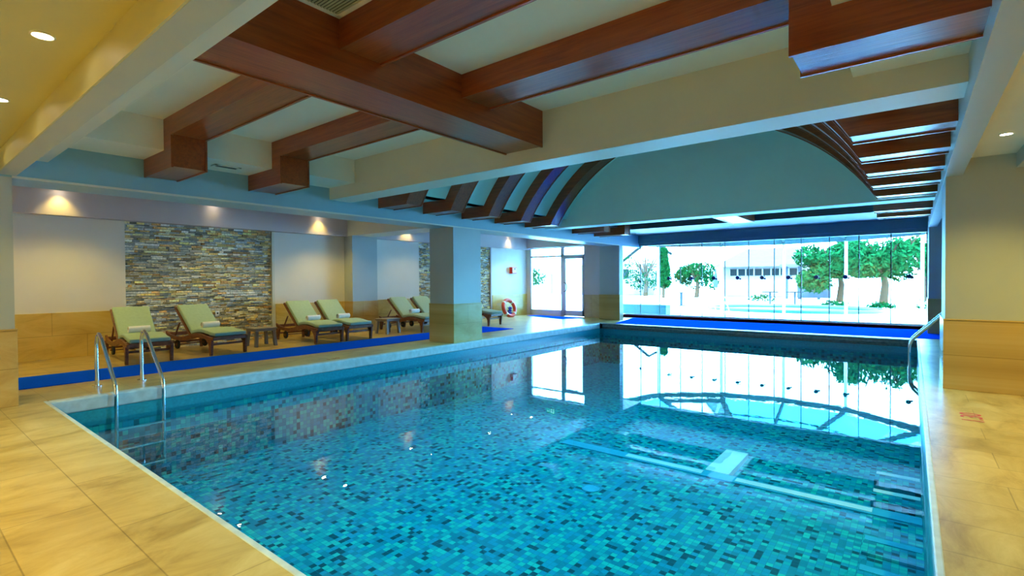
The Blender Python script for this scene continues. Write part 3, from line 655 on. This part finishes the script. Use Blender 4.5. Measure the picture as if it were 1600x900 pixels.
for k, (x, y) in enumerate(((-6.0, -1.6), (-3.0, -1.6), (0, -1.6), (-10, -1.6), (-6, -3.6), (-2, -3.6))):  # added out of view as warm fill for the crossbeam and ceilings
    downlight(x, y, 2.96 if x > -9 else 3.26, 320, ('first added fill downlight behind the viewpoint, left', 'added fill downlight just behind the viewpoint, middle', 'added fill downlight right behind the camera position', 'added fill downlight behind the viewpoint by the panelled left wall', 'rear left added fill downlight by the back wall', 'rear right added fill downlight by the back wall')[k], 'added fill downlights behind the viewpoint', 150)
for k, (x, y) in enumerate(((.78, 7.5), (2.2, 7.4), (2.2, 4.5), (.78, 4.6))):
    downlight(x, y, 2.98, 165, ('bright round downlight in front of the right column', 'right bay downlight beside the right wall', 'right bay downlight by the near right wall', 'right bay downlight above the near right deck')[k], 'downlights of the right bay', 120)

# ------------------------------------------------------------------ outside
ST(B('ground_outside', (-70, GY+.15, -.3), (60, 90, -.04), 'pave')); ST(B('ground_left_outside', (-70, 17.4, -.3), (-9.2, GY+.15, -.04), 'pave'))
cano = empty('glass_canopy', (0, 0, 0), 0, 'white framed half round glass canopy outside the glass wall', 'canopy')
nodes = [(-9.6, 18.9), (-8.74, 21.4), (-6.56, 23.1), (-4.2, 23.6), (-2.0, 23.3), (.27, 21.7), (1.0, 18.9)]
rg2 = MB(); rg3 = MB()
for (a, b_) in zip(nodes, nodes[1:]):
    rg2.bar((*a, 3.0), (*b_, 3.0), .10, .22); am = lambda p: (-4.2+(p[0]+4.2)*.72, 18.9+(p[1]-18.9)*.72, 3.5); rg3.bar(am(a), am(b_), .05, .06)
rg2.build('ring_beam', 'rafter', cano); rg3.build('middle_ring', 'rafter', cano)
for p in nodes: MB().bar((*p, 3.05), (-4.2, 18.95, 4.6), .09, .16).build('rafter', 'rafter', cano)
for p in nodes[1:-1]: MB().bar((*p, -.04), (*p, 2.9), .10, .10).build('post', 'ofwhite', cano)
gl = MB()
for (a, b_) in zip(nodes, nodes[1:]): gl.add([(*a, 3.14), (*b_, 3.14), (-4.2, 18.95, 4.68)], [(0, 1, 2)])
gl.build('roof_glass', 'tglass', cano)
# round outdoor pool edge
op = empty('outdoor_pool', (-4.6, 27.2, -.04), 0, 'round outdoor pool with pale aqua edge beyond the glass canopy', 'pool')
MB().tube([(3.6*math.cos(t), 2.6*math.sin(t), .04) for t in [2*math.pi*k/64 for k in range(64)]], .12, 10, True).build('edge', 'aqua', op, smooth=True)
MB().add([(3.55*math.cos(2*math.pi*k/64), 2.55*math.sin(2*math.pi*k/64), .01) for k in range(64)], [tuple(range(64))]).build('water', 'aqua', op)
ol = ladder('outdoor_pool_ladder', 'slim steel ladder rails of the outdoor pool seen through the glass', (-5.9, 20.2, -.04), math.radians(90), .5)
pl = empty('planter_bench', (-9.1, 20.9, -.04), 0, 'low pale aqua planter wall behind the leftmost glass panels', 'planter')
B('body', (-1.0, -.25, 0), (1.0, .25, .42), 'aqua', pl, .02); B('ledge', (-1.05, -.3, .42), (1.05, .3, .47), 'ofwhite', pl, .01)
# high tables
def table_out(loc, label):
    r = empty('bistro_table', loc, 0, label, 'table', 'tables on the terrace')
    MB().cyl((0, 0, .73), (0, 0, .76), .42, 28).build('table_top', 'housed', r); MB().cyl((0, 0, .02), (0, 0, .73), .05, 12).build('pedestal', 'parasol', r); MB().cyl((0, 0, 0), (0, 0, .03), .26, 24).build('foot', 'housed', r)
    return r
table_out((-10.3, 28.6, -.04), 'dark round terrace table behind the left glass panels')
table_out((-6.4, 32.0, -.04), 'dark round terrace table in the middle, left of a pair'); table_out((-5.2, 32.4, -.04), 'dark round terrace table in the middle, right of a pair')
# trees
def tree(name, x, y, h, crown, label, mat='leaf', n_=900, ls=.16, kind='round', seed=1):
    random.seed(seed); r = empty(name, (x, y, -.04), 0, label, 'tree')
    tr = MB()
    if kind == 'round':
        tr.tube([(0, 0, 0), (.1, 0, h*.25), (-.05, .1, h*.5), (0, 0, h*.75)], [h*.035+.05, h*.03+.03, h*.02+.02, .03], 10)
        for k in range(6):
            a = k*1.05; tr.tube([(0, 0, h*.35), (math.cos(a)*crown[0]*.4, math.sin(a)*crown[1]*.4, h*.6), (math.cos(a)*crown[0]*.7, math.sin(a)*crown[1]*.7, h*.8)], [.09, .06, .02], 8)
    else: tr.tube([(0, 0, 0), (0, 0, h*.6)], [.12, .05], 10)
    tr.build('trunk', 'bark', r, smooth=True)
    lf_ = MB(); blobs = []
    for k in range(14):
        if kind == 'round': blobs.append((random.uniform(-.75, .75)*crown[0], random.uniform(-.75, .75)*crown[1], crown[2]+random.uniform(-.7, .7)*crown[3], random.uniform(.3, .55)))
        else: blobs.append((0, 0, crown[2]+(k/13*2-1)*crown[3]*.9, .5*(1.05-k/14*.6)))
    for k in range(n_):
        bx, by, bz, br = random.choice(blobs); d = Vector((random.gauss(0, 1), random.gauss(0, 1), random.gauss(0, 1))).normalized()*random.uniform(.6, 1.0)
        sc_ = br*min(crown[0], 2.0) if kind == 'round' else br*2*crown[0]
        p = Vector((bx, by, bz))+Vector((d.x*sc_, d.y*sc_, d.z*sc_*.75))
        a = Vector((random.gauss(0, 1), random.gauss(0, 1), random.gauss(0, 1))).normalized(); b_ = a.orthogonal().normalized(); s_ = ls*random.uniform(.6, 1.3)
        lf_.add([p-a*s_, p-b_*s_*.45, p+a*s_, p+b_*s_*.45], [(0, 1, 2, 3)])
    me = bpy.data.meshes.new('foliage'); me.from_pydata(lf_.v, [], lf_.f); link('foliage', me, mat, r)
    return r
tree('broadleaf_tree', -3.6, 38, 4.4, (2.4, 1.8, 2.0, 1.6), 'bushy green tree right of centre behind the glass wall', 'leaf', 5200, .17, seed=4)
tree('leaning_tree', -1.2, 33, 4.6, (2.1, 1.6, 2.7, 1.0), 'green tree with thick pale trunk behind the right glass panels', 'leaf', 3000, .15, seed=9)
tree('garden_tree', .6, 42, 5.2, (2.2, 1.8, 2.9, 1.6), 'green tree at the far right behind the last glass panel', 'leaf2', 2600, .16, seed=12)
tree('cypress_tree', -15.9, 40, 4.3, (.62, .62, 2.6, 1.5), 'narrow dark cypress behind the third glass panel', 'leaf2', 3000, .15, 'column', seed=5)
tree('shrub_tree', -13.9, 42, 4.0, (1.7, 1.2, 1.7, 1.2), 'loose green shrub tree right of the cypress', 'leaf2', 1700, .15, seed=6)
tree('young_tree', -19.2, 44, 5.0, (2.1, 1.5, 2.0, 1.7), 'thin leafed tree behind the two leftmost glass panels', 'leaf2', 800, .13, seed=8)
tree('terrace_tree', -25.5, 34, 4.0, (1.3, 1.2, 1.8, 1.0), 'small tree seen through the glass door', 'leaf2', 700, .12, seed=15)
for k, (x, y, sz) in enumerate(((-3.2, 31.5, .45), (-1.2, 31.2, .4), (.9, 31.0, .5), (-7.9, 37, .6))):
    random.seed(40+k); o = MB()
    for q in range(260):
        d = Vector((random.gauss(0, 1), random.gauss(0, 1), abs(random.gauss(0, 1)))).normalized()*random.uniform(.5, 1)*sz; a = Vector((random.gauss(0, 1), random.gauss(0, 1), random.gauss(0, 1))).normalized(); b_ = a.orthogonal().normalized()
        p = Vector((d.x*1.6, d.y, d.z*.8)); o.add([p-a*.08, p-b_*.04, p+a*.08, p+b_*.04], [(0, 1, 2, 3)])
    e = o.build('shrub', 'leaf2'); e.location = (x, y, -.02)
    tag(e, ('low shrub left of a pair below the bushy tree', 'low shrub right of a pair below the bushy tree', 'low shrub at the foot of the thick pale trunk', 'low green plant in front of the pale pavilion')[k], 'shrub', 'low shrubs in the garden')
# houses
hs = empty('pavilion', (0, 0, 0), 0, 'pale pavilion with hipped roof and dark windows behind the middle glass panels', 'building')
B('wall', (-13.0, 46, 0), (-6.0, 50, 2.5), 'house', hs); B('window_band', (-12.4, 45.9, 1.75), (-7.0, 46.0, 2.3), 'housed', hs)
for k in range(9): B('mullion', (-12.4+k*.65, 45.85, 1.75), (-12.3+k*.65, 45.9, 2.3), 'house', hs)
MB().add([(-13.6, 45.2, 2.5), (-5.4, 45.2, 2.5), (-5.4, 50.8, 2.5), (-13.6, 50.8, 2.5), (-11.5, 48, 4.1), (-7.5, 48, 4.1)], [(0, 1, 5, 4), (1, 2, 5), (2, 3, 4, 5), (3, 0, 4), (3, 2, 1, 0)]).build('roof', 'roof', hs)
pg = empty('pergola', (0, 0, 0), 0, 'dark timber pergola bar between the pavilion and the trees', 'pergola')
for x in (-7.2, -6.4, -5.2, -3.9): B('post', (x, 41, 0), (x+.16, 41.16, 2.35), 'parasol', pg)
B('roof_slab', (-7.5, 40.6, 2.35), (-3.6, 42.5, 2.5), 'roof', pg); B('counter', (-6.4, 40.8, 0.1), (-4.4, 41.4, 1.05), 'parasol', pg)
vl = empty('white_villa', (0, 0, 0), 0, 'white villa with gabled roof edge behind the leftmost glass panels', 'building')
B('wall', (-30, 46, 0), (-19.2, 50, 3.0), 'house', vl); B('window', (-22.6, 45.95, 1.6), (-21.8, 46.0, 2.5), 'housed', vl)
MB().bar((-23.4, 45.7, 2.5), (-19.6, 45.7, 5.2), .3, .2).bar((-19.6, 45.7, 5.2), (-17.4, 45.7, 3.8), .3, .2).build('gable_board', 'housed', vl)
ps = empty('lounge_parasol', (-11.2, 38, -.04), 0, 'closed grey blue parasol beyond the outdoor pool', 'parasol')
MB().cyl((0, 0, 0), (0, 0, 2.4), .03, 10).build('pole', 'steel', ps); MB().tube([(0, 0, .9), (0, 0, 1.3), (0, 0, 2.3)], [.16, .17, .04], 12).build('canopy', 'parasol', ps, smooth=True)
pf = empty('terrace_screen', (-31, 46, 0), 0, 'long garden wall with dark windows seen through the glass door', 'wall')
B('wall', (-16, 0, 0), (0, .4, 2.2), 'house', pf); B('opening', (6-12, -.05, .8), (-3.4, 0, 1.7), 'housed', pf)
bpy.context.view_layer.update()
